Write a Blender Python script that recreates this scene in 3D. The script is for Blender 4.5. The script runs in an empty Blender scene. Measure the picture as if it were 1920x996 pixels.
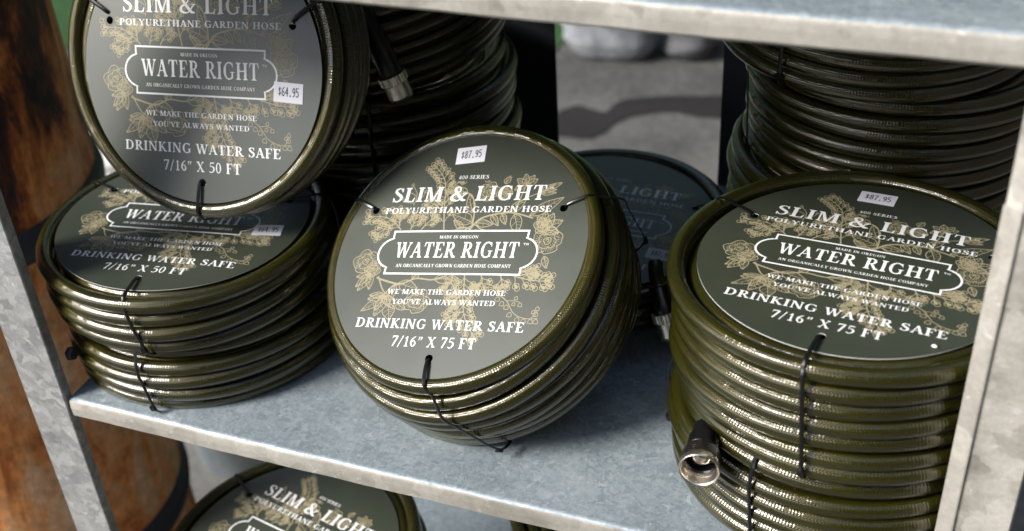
import bpy, math, random
import numpy as np
from mathutils import Matrix, Vector, geometry

sc = bpy.context.scene
PI = math.pi
# ------------------------------------------------------------------ camera
f_px = 2227.58
cr = Vector((0.9361, 0.3476, -0.0542)); cd = Vector((0.1556, -0.5473, -0.8223)); cf = Vector((-0.3155, 0.7613, -0.5664))
cam_d = bpy.data.cameras.new('camera'); cam = bpy.data.objects.new('camera', cam_d); sc.collection.objects.link(cam)
cam.matrix_world = Matrix(((cr.x, -cd.x, -cf.x, 0), (cr.y, -cd.y, -cf.y, 0), (cr.z, -cd.z, -cf.z, 0), (0, 0, 0, 1)))
cam_d.sensor_width = 36; cam_d.lens = f_px / 1920 * 36
cam_d.clip_start = 0.02; cam_d.clip_end = 300
cam_d.dof.use_dof = True; cam_d.dof.focus_distance = 0.82; cam_d.dof.aperture_fstop = 6.0
sc.camera = cam
# ------------------------------------------------------------------ light
SUN_EL, SUN_X, SUN_Y = math.radians(38), -0.72, -0.69     # the sun stands front left of the rack
n_ = math.hypot(SUN_X, SUN_Y)
sun_dir = Vector((SUN_X / n_ * math.cos(SUN_EL), SUN_Y / n_ * math.cos(SUN_EL), math.sin(SUN_EL)))
w = bpy.data.worlds.new('World'); sc.world = w; w.use_nodes = True
wn = w.node_tree; bg = wn.nodes['Background']
sky = wn.nodes.new('ShaderNodeTexSky'); sky.sky_type = 'NISHITA'; sky.sun_disc = False
sky.sun_elevation = SUN_EL; sky.sun_rotation = math.atan2(sun_dir.x, sun_dir.y)
sky.air_density = 1.0; sky.dust_density = 1.5
wn.links.new(sky.outputs[0], bg.inputs[0]); bg.inputs[1].default_value = 0.05
sd = bpy.data.lights.new('sun', 'SUN'); so = bpy.data.objects.new('sun', sd); sc.collection.objects.link(so)
sd.energy = 1.5; sd.angle = math.radians(19); sd.color = (1, 0.975, 0.935)
so.rotation_euler = sun_dir.to_track_quat('Z', 'Y').to_euler()
sc.view_settings.view_transform = 'Standard'; sc.view_settings.look = 'None'
sc.view_settings.gamma = 1; sc.view_settings.use_curve_mapping = False
sc.view_settings.exposure = 1.95
sc.cycles.max_bounces = 6; sc.cycles.diffuse_bounces = 3; sc.cycles.glossy_bounces = 3

rng = random.Random(7)
# ------------------------------------------------------------------ materials
def new_mat(name):
    m = bpy.data.materials.new(name); m.use_nodes = True
    nt = m.node_tree; b = nt.nodes['Principled BSDF']
    return m, nt, b
def N(nt, t, **kw):
    n = nt.nodes.new(t)
    for k, v in kw.items():
        if k in n.inputs: n.inputs[k].default_value = v
        else: setattr(n, k, v)
    return n
def ramp(nt, src, stops, interp='LINEAR'):
    r = nt.nodes.new('ShaderNodeValToRGB'); r.color_ramp.interpolation = interp
    e = r.color_ramp.elements
    while len(e) < len(stops): e.new(0.5)
    for i, (p, c) in enumerate(stops):
        e[i].position = p; e[i].color = (*c, 1) if len(c) == 3 else c
    nt.links.new(src, r.inputs[0]); return r
def plain(name, col, rough=0.5, metal=0, spec=0.5, coat=0):
    m, nt, b = new_mat(name)
    b.inputs['Base Color'].default_value = (*col, 1); b.inputs['Roughness'].default_value = rough
    b.inputs['Metallic'].default_value = metal; b.inputs['Specular IOR Level'].default_value = spec
    b.inputs['Coat Weight'].default_value = coat
    return m

def math_node(nt, op, a, b=None, c=None):
    n = nt.nodes.new('ShaderNodeMath'); n.operation = op
    for i, v in enumerate((a, b, c)):
        if v is None: continue
        if isinstance(v, (int, float)): n.inputs[i].default_value = v
        else: nt.links.new(v, n.inputs[i])
    return n.outputs[0]

def hose_material():
    m, nt, b = new_mat('olive_polyurethane')
    uv = N(nt, 'ShaderNodeUVMap'); sx = N(nt, 'ShaderNodeSeparateXYZ'); nt.links.new(uv.outputs[0], sx.inputs[0])
    tex = N(nt, 'ShaderNodeTexCoord')
    # woven reinforcement under the skin: two crossing helices (u = metres along / 0.0032, v = turns round the tube)
    u = math_node(nt, 'MULTIPLY', sx.outputs[0], 2 * PI / 0.0040)
    v = math_node(nt, 'MULTIPLY', sx.outputs[1], 2 * PI * 9)
    a = math_node(nt, 'SINE', math_node(nt, 'ADD', u, v)); c = math_node(nt, 'SINE', math_node(nt, 'SUBTRACT', u, v))
    h = math_node(nt, 'MAXIMUM', math_node(nt, 'ABSOLUTE', a), math_node(nt, 'ABSOLUTE', c))
    hn = N(nt, 'ShaderNodeTexNoise', Scale=170.0, Detail=3.0); nt.links.new(tex.outputs['Object'], hn.inputs['Vector'])
    hr = N(nt, 'ShaderNodeMapRange'); hr.inputs['From Min'].default_value = .35; hr.inputs['From Max'].default_value = .65; hr.inputs['To Min'].default_value = .25; hr.inputs['To Max'].default_value = 1.35; nt.links.new(hn.outputs[0], hr.inputs[0])
    hs = math_node(nt, 'MULTIPLY', math_node(nt, 'MULTIPLY', a, c), hr.outputs[0])
    bc = N(nt, 'ShaderNodeBump', Strength=1.0, Distance=0.00010); nt.links.new(hs, bc.inputs['Height']); nt.links.new(bc.outputs[0], b.inputs['Coat Normal'])
    bp = N(nt, 'ShaderNodeBump', Strength=1.0, Distance=0.00022); nt.links.new(h, bp.inputs['Height'])
    ns = N(nt, 'ShaderNodeTexNoise', Scale=38.0, Detail=3.0); nt.links.new(tex.outputs['Object'], ns.inputs['Vector'])
    bp2 = N(nt, 'ShaderNodeBump', Strength=0.08, Distance=0.0012); nt.links.new(ns.outputs[0], bp2.inputs['Height'])
    nt.links.new(bp2.outputs[0], bp.inputs['Normal']); nt.links.new(bp.outputs[0], b.inputs['Normal'])
    n2 = N(nt, 'ShaderNodeTexNoise', Scale=14.0, Detail=2.0); nt.links.new(tex.outputs['Object'], n2.inputs['Vector'])
    r = ramp(nt, n2.outputs[0], [(0.3, (0.015, 0.0148, 0.0018)), (0.7, (0.026, 0.0248, 0.0030))])
    nt.links.new(r.outputs[0], b.inputs['Base Color'])
    n3 = N(nt, 'ShaderNodeTexNoise', Scale=60.0, Detail=4.0); nt.links.new(tex.outputs['Object'], n3.inputs['Vector'])
    r3 = ramp(nt, n3.outputs[0], [(0.35, (0.02,) * 3), (0.75, (0.07,) * 3)]); nt.links.new(r3.outputs[0], b.inputs['Coat Roughness'])
    b.inputs['Roughness'].default_value = 0.24; b.inputs['Specular IOR Level'].default_value = 0.34; b.inputs['Specular Tint'].default_value = (1.0, 0.78, 0.30, 1)  # gold tint paints in the warm ground reflected on the hoses
    b.inputs['Metallic'].default_value = 0.0
    b.inputs['Coat Weight'].default_value = 1.0; b.inputs['Coat IOR'].default_value = 1.66
    return m

def galvanised(name, c0, c1, c2, scale=55, rough=(0.32, 0.55), metal=0.55, dirt=0.5, vw=0.22, cs=9.0):
    m, nt, b = new_mat(name)
    tex = N(nt, 'ShaderNodeTexCoord')
    nz = N(nt, 'ShaderNodeTexNoise', Scale=scale * 0.6, Detail=4.0); nt.links.new(tex.outputs['Object'], nz.inputs['Vector'])
    mx = N(nt, 'ShaderNodeMixRGB', blend_type='ADD'); mx.inputs[0].default_value = 0.030
    nt.links.new(tex.outputs['Object'], mx.inputs[1]); nt.links.new(nz.outputs['Color'], mx.inputs[2])
    vo = N(nt, 'ShaderNodeTexVoronoi', Scale=scale); vo.feature = 'F1'; nt.links.new(mx.outputs[0], vo.inputs['Vector'])
    sp = N(nt, 'ShaderNodeSeparateXYZ'); nt.links.new(vo.outputs['Color'], sp.inputs[0])
    cloud = N(nt, 'ShaderNodeTexNoise', Scale=cs, Detail=5.0, Roughness=0.65); nt.links.new(tex.outputs['Object'], cloud.inputs['Vector'])
    f = math_node(nt, 'ADD', math_node(nt, 'MULTIPLY', sp.outputs[0], vw), math_node(nt, 'MULTIPLY', cloud.outputs[0], 1.05 - vw))
    r = ramp(nt, f, [(0.25, c0), (0.52, c1), (0.82, c2)])
    fine = N(nt, 'ShaderNodeTexNoise', Scale=260.0, Detail=3.0, Roughness=0.7); nt.links.new(tex.outputs['Object'], fine.inputs['Vector'])
    rf = ramp(nt, fine.outputs[0], [(0.30, (0.78,) * 3), (0.62, (1.08,) * 3)])
    mul = N(nt, 'ShaderNodeMixRGB', blend_type='MULTIPLY'); mul.inputs[0].default_value = 0.6
    nt.links.new(r.outputs[0], mul.inputs[1]); nt.links.new(rf.outputs[0], mul.inputs[2])
    # dirt spots and rust specks
    dn = N(nt, 'ShaderNodeTexNoise', Scale=34.0, Detail=6.0, Roughness=0.75); nt.links.new(tex.outputs['Object'], dn.inputs['Vector'])
    dr = ramp(nt, dn.outputs[0], [(0.64, (0, 0, 0)), (0.74, (1, 1, 1))])
    mm = N(nt, 'ShaderNodeMixRGB'); mm.inputs[2].default_value = (0.11, 0.075, 0.05, 1)
    nt.links.new(math_node(nt, 'MULTIPLY', dr.outputs[0], dirt), mm.inputs[0]); nt.links.new(mul.outputs[0], mm.inputs[1])
    # pale scuffs and flecks
    fn = N(nt, 'ShaderNodeTexNoise', Scale=75.0, Detail=4.0, Roughness=0.8, Distortion=0.6); nt.links.new(tex.outputs['Object'], fn.inputs['Vector'])
    fr = ramp(nt, fn.outputs[0], [(0.60, (0, 0, 0)), (0.72, (1, 1, 1))])
    m3 = N(nt, 'ShaderNodeMixRGB'); m3.inputs[2].default_value = (min(c2[0] * 1.7, .85), min(c2[1] * 1.65, .85), min(c2[2] * 1.6, .85), 1)
    nt.links.new(math_node(nt, 'MULTIPLY', fr.outputs[0], 0.55), m3.inputs[0]); nt.links.new(mm.outputs[0], m3.inputs[1])
    nt.links.new(m3.outputs[0], b.inputs['Base Color'])
    rr = ramp(nt, sp.outputs[1], [(0, (rough[0],) * 3), (1, (rough[1],) * 3)]); nt.links.new(rr.outputs[0], b.inputs['Roughness'])
    b.inputs['Metallic'].default_value = metal
    bp = N(nt, 'ShaderNodeBump', Strength=0.25, Distance=0.0006); nt.links.new(cloud.outputs[0], bp.inputs['Height'])
    bp2 = N(nt, 'ShaderNodeBump', Strength=0.15, Distance=0.0003); nt.links.new(fine.outputs[0], bp2.inputs['Height'])
    nt.links.new(bp.outputs[0], bp2.inputs['Normal']); nt.links.new(bp2.outputs[0], b.inputs['Normal'])
    return m

def rust_material():
    m, nt, b = new_mat('rusted_copper_brown_steel')
    tex = N(nt, 'ShaderNodeTexCoord')
    mp = N(nt, 'ShaderNodeMapping'); mp.inputs['Scale'].default_value = (1, 1, 0.42); nt.links.new(tex.outputs['Object'], mp.inputs[0])
    n1 = N(nt, 'ShaderNodeTexNoise', Scale=15.0, Detail=10.0, Roughness=0.66, Distortion=0.5); nt.links.new(mp.outputs[0], n1.inputs['Vector'])
    sz = N(nt, 'ShaderNodeSeparateXYZ'); nt.links.new(tex.outputs['Object'], sz.inputs[0])
    mr = N(nt, 'ShaderNodeMapRange'); mr.inputs['From Min'].default_value = .72; mr.inputs['From Max'].default_value = 1.02; mr.inputs['To Min'].default_value = 0.15; mr.inputs['To Max'].default_value = -.06  # shade on the upper barrel is put into the rust as a darker top
    nt.links.new(sz.outputs[2], mr.inputs[0])
    r = ramp(nt, math_node(nt, 'ADD', n1.outputs[0], mr.outputs[0]), [(0.40, (0.016, 0.007, 0.005)), (0.465, (0.12, 0.030, 0.010)), (0.51, (0.50, 0.13, 0.022)), (0.60, (0.90, 0.34, 0.085)), (0.74, (0.92, 0.55, 0.30))])
    n2 = N(nt, 'ShaderNodeTexNoise', Scale=70.0, Detail=6.0, Roughness=0.7); nt.links.new(tex.outputs['Object'], n2.inputs['Vector'])
    r2 = ramp(nt, n2.outputs[0], [(0.32, (0.55,) * 3), (0.6, (1.05,) * 3)])
    mu = N(nt, 'ShaderNodeMixRGB', blend_type='MULTIPLY'); mu.inputs[0].default_value = 0.8
    nt.links.new(r.outputs[0], mu.inputs[1]); nt.links.new(r2.outputs[0], mu.inputs[2]); nt.links.new(mu.outputs[0], b.inputs['Base Color'])
    b.inputs['Roughness'].default_value = 0.6
    bp = N(nt, 'ShaderNodeBump', Strength=0.8, Distance=0.008); nt.links.new(n1.outputs[0], bp.inputs['Height']); nt.links.new(bp.outputs[0], b.inputs['Normal'])
    return m

def card_material():
    m, nt, b = new_mat('dark_green_card')
    tex = N(nt, 'ShaderNodeTexCoord')
    n1 = N(nt, 'ShaderNodeTexNoise', Scale=9.0, Detail=5.0, Roughness=0.6); nt.links.new(tex.outputs['Object'], n1.inputs['Vector'])
    r = ramp(nt, n1.outputs[0], [(0.3, (0.030, 0.037, 0.024)), (0.7, (0.044, 0.051, 0.034))]); nt.links.new(r.outputs[0], b.inputs['Base Color'])
    r2 = ramp(nt, n1.outputs[0], [(0.3, (0.38,) * 3), (0.7, (0.46,) * 3)]); nt.links.new(r2.outputs[0], b.inputs['Roughness'])
    n2 = N(nt, 'ShaderNodeTexNoise', Scale=900.0, Detail=2.0); nt.links.new(tex.outputs['Object'], n2.inputs['Vector'])
    bp = N(nt, 'ShaderNodeBump', Strength=0.12, Distance=0.0002); nt.links.new(n2.outputs[0], bp.inputs['Height']); nt.links.new(bp.outputs[0], b.inputs['Normal'])
    b.inputs['Specular IOR Level'].default_value = 1.0
    return m

def ground_material(name, c0, c1, scale=1.6, bump=0.004):
    m, nt, b = new_mat(name)
    tex = N(nt, 'ShaderNodeTexCoord')
    n1 = N(nt, 'ShaderNodeTexNoise', Scale=scale, Detail=8.0, Roughness=0.6); nt.links.new(tex.outputs['Object'], n1.inputs['Vector'])
    n2 = N(nt, 'ShaderNodeTexNoise', Scale=scale * 40, Detail=5.0, Roughness=0.7); nt.links.new(tex.outputs['Object'], n2.inputs['Vector'])
    f = math_node(nt, 'ADD', math_node(nt, 'MULTIPLY', n1.outputs[0], 0.6), math_node(nt, 'MULTIPLY', n2.outputs[0], 0.4))
    r = ramp(nt, f, [(0.35, c0), (0.62, c1)]); nt.links.new(r.outputs[0], b.inputs['Base Color'])
    b.inputs['Roughness'].default_value = 0.9
    bp = N(nt, 'ShaderNodeBump', Strength=0.5, Distance=bump); nt.links.new(n2.outputs[0], bp.inputs['Height']); nt.links.new(bp.outputs[0], b.inputs['Normal'])
    return m

M_HOSE = hose_material()
M_SHELF = galvanised('galvanised_sheet_blue_grey', (0.20, 0.24, 0.265), (0.30, 0.35, 0.375), (0.42, 0.465, 0.485), scale=230, vw=0.3, cs=16.0, rough=(0.42, 0.62), metal=0.35, dirt=0.12)  # blue of the sky is put into the sheet colour
M_LIP = galvanised('galvanised_edge_weathered_warm_lit', (0.26, 0.235, 0.20), (0.45, 0.42, 0.365), (0.58, 0.55, 0.49), scale=46, rough=(0.45, 0.65), metal=0.25, dirt=0.65)  # besides wear, warm light on the front edges is put into this colour
M_POST = galvanised('galvanised_post_spangle', (0.24, 0.24, 0.235), (0.36, 0.36, 0.35), (0.52, 0.52, 0.50), scale=120, vw=0.36, cs=26.0, rough=(0.38, 0.6), metal=0.3, dirt=0.25)
M_POST_R = galvanised('galvanised_post_weathered_warm_lit', (0.27, 0.25, 0.215), (0.48, 0.45, 0.395), (0.66, 0.62, 0.55), scale=70, rough=(0.45, 0.65), metal=0.2, dirt=0.5, vw=0.26, cs=34.0)  # weathered post with the warm light on its face put into the colour
M_POST_DARK = plain('dark_and_shaded_steel', (0.05, 0.053, 0.062), 0.5, 0.3)  # shade on the rear posts is put into this colour; hoops and bolts share it
M_RUST = rust_material()
M_CARD = card_material()
M_CORE = plain('card_core_white', (0.75, 0.74, 0.70), 0.7)
M_WHITE = plain('white_print', (0.86, 0.86, 0.84), 0.42)
M_GOLD = plain('beige_print', (0.34, 0.295, 0.18), 0.42)
M_TIE = plain('black_nylon', (0.006, 0.006, 0.007), 0.28)
M_STICKER = plain('white_price_paper', (0.84, 0.83, 0.88), 0.6)
M_INK = plain('grey_ink', (0.10, 0.10, 0.12), 0.6)
M_RUBBER = plain('black_shrink_sleeve', (0.008, 0.008, 0.009), 0.3)
M_BRASS = plain('nickel_plated_brass', (0.86, 0.80, 0.70), 0.34, 1.0)
M_STEEL = plain('bright_plated_steel', (0.70, 0.68, 0.64), 0.2, 1.0)
M_GROUND = ground_material('concrete_pavement', (0.035, 0.035, 0.033), (0.165, 0.160, 0.145))
M_SHADOW = ground_material('shadow_concrete', (0.006, 0.005, 0.005), (0.018, 0.015, 0.015))  # concrete with a cast shadow put into its colour
M_STONE = ground_material('pale_cast_concrete', (0.05, 0.055, 0.065), (0.42, 0.43, 0.45), scale=16)
M_GRASS = ground_material('grass', (0.010, 0.045, 0.008), (0.030, 0.095, 0.018), scale=30)
M_ROOF = plain('eave_boards', (0.10, 0.085, 0.07), 0.8)
M_SKY_BLOCK = plain('sky_block_dark', (0.045, 0.04, 0.035), 0.9)  # dark finish of the unseen sky blocker
M_ADDED_HEDGE = ground_material('added_hedge_green', (0.02, 0.035, 0.012), (0.05, 0.08, 0.03), scale=5)

# ------------------------------------------------------------------ object helpers
def link(o, parent=None):
    sc.collection.objects.link(o)
    if parent is not None: o.parent = parent
    return o
def mesh_obj(name, verts, faces, mat, parent=None, smooth=False):
    me = bpy.data.meshes.new(name); me.from_pydata([tuple(v) for v in verts], [], faces)
    for mm in (mat if isinstance(mat, (list, tuple)) else [mat]): me.materials.append(mm)
    if smooth: me.polygons.foreach_set('use_smooth', [True] * len(me.polygons))
    me.update()
    return link(bpy.data.objects.new(name, me), parent)
def thing(name, label, cat, group=None, matrix=None):
    o = bpy.data.objects.new(name, None); o.empty_display_size = 0.05; link(o)
    if matrix is not None: o.matrix_world = matrix
    o['label'] = label; o['category'] = cat
    if group: o['group'] = group
    return o
class MB:
    def __init__(s): s.v = []; s.f = []
    def add(s, vs, fs):
        k = len(s.v); s.v += [tuple(v) for v in vs]; s.f += [tuple(i + k for i in f) for f in fs]
    def box(s, x0, x1, y0, y1, z0, z1, c=0.0):
        if c <= 0:
            vs = [(x, y, z) for z in (z0, z1) for y in (y0, y1) for x in (x0, x1)]
            s.add(vs, [(0, 2, 3, 1), (4, 5, 7, 6), (0, 1, 5, 4), (2, 6, 7, 3), (0, 4, 6, 2), (1, 3, 7, 5)])
            return
        # bevelled box as a stack of rounded rings along z
        def ringp(i, z):
            return [(x0 + i + c, y0 + i, z), (x1 - i - c, y0 + i, z), (x1 - i, y0 + i + c, z), (x1 - i, y1 - i - c, z), (x1 - i - c, y1 - i, z), (x0 + i + c, y1 - i, z), (x0 + i, y1 - i - c, z), (x0 + i, y0 + i + c, z)]
        rings = [ringp(c, z0), ringp(0, z0 + c), ringp(0, z1 - c), ringp(c, z1)]
        vs = sum(rings, []); fs = []
        for k in range(3):
            for j in range(8): a = k * 8 + j; b_ = k * 8 + (j + 1) % 8; fs.append((a, b_, b_ + 8, a + 8))
        fs.append(tuple(range(7, -1, -1))); fs.append(tuple(range(24, 32)))
        s.add(vs, fs)
    def lathe(s, prof, n=32, M=None, cap=True):
        vs = []
        for (r, z) in prof:
            for j in range(n):
                a = 2 * PI * j / n; p = Vector((r * math.cos(a), r * math.sin(a), z)); vs.append(M @ p if M is not None else p)
        fs = []
        for k in range(len(prof) - 1):
            for j in range(n): a = k * n + j; b_ = k * n + (j + 1) % n; fs.append((a, b_, b_ + n, a + n))
        if cap: fs.append(tuple(range(n - 1, -1, -1))); fs.append(tuple(range((len(prof) - 1) * n, len(prof) * n)))
        s.add(vs, fs)
    def tube(s, pts, r, n=10, flat=1.0, up=None):
        pts = [Vector(p) for p in pts]; vs = []; fs = []
        for i, p in enumerate(pts):
            t = (pts[min(i + 1, len(pts) - 1)] - pts[max(i - 1, 0)]).normalized()
            u_ = up[i] if up is not None else Vector((0, 0, 1))
            sd_ = t.cross(u_); sd_ = sd_.normalized() if sd_.length > 1e-6 else Vector((1, 0, 0)); nn = sd_.cross(t).normalized()
            rr = r[i] if isinstance(r, (list, tuple)) else r
            for j in range(n):
                a = 2 * PI * (j + 0.5) / n; vs.append(p + sd_ * (math.cos(a) * rr) + nn * (math.sin(a) * rr * flat))
        for k in range(len(pts) - 1):
            for j in range(n): a = k * n + j; b_ = k * n + (j + 1) % n; fs.append((a, b_, b_ + n, a + n))
        fs.append(tuple(range(n - 1, -1, -1))); fs.append(tuple(range((len(pts) - 1) * n, len(pts) * n)))
        s.add(vs, fs)
    def build(s, name, mat, parent=None, smooth=False): return mesh_obj(name, s.v, s.f, mat, parent, smooth)

# ------------------------------------------------------------------ serif lettering, drawn as outlines
def catmull(pts, n=8):
    P = [np.array(p, float) for p in pts]; P = [2 * P[0] - P[1]] + P + [2 * P[-1] - P[-2]]; out = []
    for i in range(1, len(P) - 2):
        for k in range(n):
            t = k / n
            out.append(0.5 * ((2 * P[i]) + (-P[i - 1] + P[i + 1]) * t + (2 * P[i - 1] - 5 * P[i] + 4 * P[i + 1] - P[i + 2]) * t * t + (-P[i - 1] + 3 * P[i] - 3 * P[i + 1] + P[i + 2]) * t ** 3))
    out.append(P[-2]); return out
def ribbon(pts, n=7):
    """pts: (x, y, width) -> list of quads"""
    c = catmull(pts, n); L = []; 
    for i, p in enumerate(c):
        a = c[max(i - 1, 0)]; b_ = c[min(i + 1, len(c) - 1)]; t = (b_ - a)[:2]; l = np.hypot(*t) or 1; nx, ny = -t[1] / l, t[0] / l
        wd = max(p[2], 0.001) / 2; L.append(((p[0] + nx * wd, p[1] + ny * wd), (p[0] - nx * wd, p[1] - ny * wd)))
    return [[L[i][0], L[i][1], L[i + 1][1], L[i + 1][0]] for i in range(len(L) - 1)]
TK, TN, SH = 0.19, 0.085, 0.06
def rect(x0, y0, x1, y1): return [[(x0, y0), (x1, y0), (x1, y1), (x0, y1)]]
def diag(x0, y0, x1, y1, wd): return [[(x0 - wd / 2, y0), (x0 + wd / 2, y0), (x1 + wd / 2, y1), (x1 - wd / 2, y1)]]
def ser(x, y, wd, half, d):          # serif on a stem of width wd at height y, d=+1 points the bracket up
    return [[(x - half, y), (x + half, y), (x + half, y + d * SH), (x - half, y + d * SH)], [(x - half * 0.75, y + d * SH), (x + half * 0.75, y + d * SH), (x + wd / 2, y + d * (SH + 0.07)), (x - wd / 2, y + d * (SH + 0.07))]]
def stem(x, wd=TK, b_=True, t=True, half=None):
    half = half or wd / 2 + 0.085
    o = rect(x - wd / 2, 0, x + wd / 2, 1)
    if b_: o += ser(x, 0, wd, half, 1)
    if t: o += ser(x, 1, wd, half, -1)
    return o
def oval(cx, cy, rx, ry, a0=0, a1=360, k=TK, th=TN, n=28, rot=0.0):
    out = []; P = []
    for i in range(n + 1):
        a = math.radians(a0 + (a1 - a0) * i / n); wd = th + (k - th) * abs(math.cos(a + rot)) ** 1.6
        c, s_ = math.cos(a), math.sin(a)
        P.append(((cx + rx * c, cy + ry * s_), (cx + (rx - wd) * c, cy + (ry - min(wd, th + (wd - th) * 0.25)) * s_)))
    for i in range(n): out.append([P[i][0], P[i + 1][0], P[i + 1][1], P[i][1]])
    return out
def G_():
    g = {}
    g['I'] = (stem(.21), .42)
    g['L'] = (stem(.21) + rect(.2, 0, .66, .055) + [[(.56, .05), (.66, .05), (.70, .30), (.665, .30)]], .74)
    g['T'] = (stem(.40, t=False) + rect(.06, .945, .74, 1) + [[(.06, .95), (.16, .95), (.065, .72), (.03, .72)], [(.64, .95), (.74, .95), (.77, .72), (.735, .72)]], .80)
    g['H'] = (stem(.21) + stem(.75) + rect(.25, .48, .72, .54), .96)
    def ebars(f=False):
        o = stem(.21, b_=True) + rect(.2, .945, .66, 1) + [[(.56, .95), (.66, .95), (.69, .74), (.655, .74)]] + rect(.2, .49, .50, .545) + [[(.47, .40), (.50, .40), (.50, .64), (.47, .64)]]
        if not f: o += rect(.2, 0, .68, .055) + [[(.56, .05), (.68, .05), (.725, .28), (.69, .28)]]
        return o
    g['E'] = (ebars(), .76); g['F'] = (ebars(True), .72)
    g['N'] = (stem(.17, TN, True, True, .12) + stem(.78, TN, False, True, .12) + diag(.78, -.01, .19, 1, .20), .96)
    g['M'] = (stem(.17, TN, True, True, .12) + diag(.545, 0, .23, 1, .17) + diag(.545, 0, .86, 1, .08) + stem(.93, TK), 1.14)
    g['A'] = (diag(.12, 0, .42, 1, .075) + diag(.72, 0, .42, 1, .18) + rect(.24, .32, .60, .375) + ser(.12, 0, .07, .12, 1) + ser(.72, 0, .16, .16, 1), .86)
    g['V'] = (diag(.43, 0, .15, 1, .18) + diag(.45, 0, .74, 1, .075) + ser(.15, 1, .16, .16, -1) + ser(.74, 1, .07, .12, -1), .86)
    g['W'] = (diag(.39, 0, .15, 1, .17) + diag(.40, 0, .62, 1, .07) + diag(.85, 0, .61, 1, .17) + diag(.86, 0, 1.10, 1, .07) + ser(.15, 1, .16, .15, -1) + ser(.61, 1, .16, .15, -1) + ser(1.10, 1, .07, .12, -1), 1.22)
    g['X'] = (diag(.70, 0, .17, 1, .18) + diag(.16, 0, .68, 1, .07) + ser(.17, 1, .16, .16, -1) + ser(.68, 1, .07, .12, -1) + ser(.70, 0, .16, .16, 1) + ser(.16, 0, .07, .12, 1), .86)
    g['Y'] = (rect(.335, 0, .49, .48) + ser(.4125, 0, TK, .17, 1) + diag(.41, .42, .15, 1, .17) + diag(.43, .42, .68, 1, .07) + ser(.15, 1, .16, .15, -1) + ser(.68, 1, .07, .12, -1), .82)
    g['K'] = (stem(.21) + diag(.27, .44, .66, 1, .08) + diag(.74, 0, .38, .56, .19) + ser(.66, 1, .07, .13, -1) + ser(.75, 0, .16, .15, 1), .90)
    g['O'] = (oval(.47, .5, .42, .52), .94)
    g['C'] = (oval(.48, .5, .43, .52, 48, 318) + [[(.70, .97), (.76, .97), (.79, .70), (.755, .70)]], .84)
    g['G'] = (oval(.48, .5, .43, .52, 48, 318) + [[(.70, .97), (.76, .97), (.79, .70), (.755, .70)]] + rect(.67, .06, .80, .42) + rect(.58, .40, .90, .45), .94)
    g['D'] = (stem(.21) + oval(.40, .5, .47, .50, -90, 90) + rect(.2, 0, .42, .055) + rect(.2, .945, .42, 1), .95)
    g['P'] = (stem(.21) + oval(.38, .72, .32, .28, -90, 90) + rect(.2, .44, .4, .49) + rect(.2, .945, .4, 1), .76)
    g['R'] = (stem(.21) + oval(.38, .735, .31, .265, -90, 90) + rect(.2, .47, .4, .52) + rect(.2, .945, .4, 1) + diag(.74, 0, .42, .50, .18) + ser(.76, 0, .14, .13, 1), .86)
    g['U'] = (rect(.13, .30, .285, 1) + ser(.21, 1, TK, .16, -1) + rect(.70, .30, .76, 1) + ser(.73, 1, TN, .12, -1) + ribbon([(.207, .34, .155), (.24, .12, .14), (.44, .015, .07), (.66, .10, .06), (.73, .34, .058)]), .92)
    g['S'] = (ribbon([(.56, .74, .05), (.50, .90, .07), (.35, .965, .07), (.19, .88, .13), (.17, .72, .16), (.34, .55, .17), (.53, .40, .17), (.55, .20, .15), (.40, .045, .08), (.22, .06, .07), (.10, .26, .05)]) + [[(.53, 1), (.58, 1), (.60, .70), (.56, .70)], [(.08, 0), (.13, 0), (.12, .30), (.07, .30)]], .68)
    g['&'] = (ribbon([(.93, .50, .06), (.80, .36, .08), (.60, .08, .07), (.36, .02, .11), (.13, .14, .16), (.15, .36, .15), (.36, .52, .10), (.54, .68, .08), (.54, .88, .09), (.40, .97, .06), (.25, .86, .13), (.29, .66, .15), (.50, .38, .18), (.76, .08, .17), (.98, .04, .06)]) + rect(.72, .50, 1.0, .545), 1.06)
    g['0'] = (oval(.33, .5, .28, .51, 0, 360, .135), .66)
    g['1'] = (rect(.23, 0, .36, .98) + ser(.295, 0, .13, .19, 1) + [[(.08, .80), (.10, .76), (.36, .90), (.36, 1.0)]], .56)
    g['5'] = (ribbon([(.16, .58, .05), (.33, .62, .08), (.52, .48, .15), (.54, .27, .15), (.38, .06, .09), (.22, .02, .08), (.08, .12, .10)]) + diag(.15, .56, .20, .99, .05) + [[(.17, .89), (.54, .89), (.58, 1.0), (.18, 1.0)]], .64)
    g['6'] = (ribbon([(.52, 1.0, .04), (.32, .86, .10), (.15, .60, .15), (.15, .28, .15), (.33, .03, .08), (.50, .16, .13), (.52, .38, .13), (.38, .57, .08), (.20, .50, .06)]), .66)
    g['7'] = ([[(.08, .88), (.60, .88), (.60, 1.0), (.08, 1.0)], [(.07, .74), (.10, .74), (.16, .90), (.08, .92)]] + diag(.22, -.02, .54, .90, .14), .62)
    g['4'] = (rect(.36, 0, .49, 1) + ser(.425, 0, .13, .17, 1) + rect(.04, .25, .62, .34) + diag(.08, .30, .40, .98, .08), .66)
    g['/'] = (diag(.06, -.10, .42, 1.05, .085), .50)
    q = [[(.10, .98), (.22, .98), (.21, .82), (.10, .62), (.07, .64), (.12, .80), (.08, .84)]]
    g['\u201d'] = (q + [[(x + .22, y) for x, y in q[0]]], .50)
    g["'"] = (q, .26)
    g[' '] = ([], .34)
    return g
GL = G_()
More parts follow.
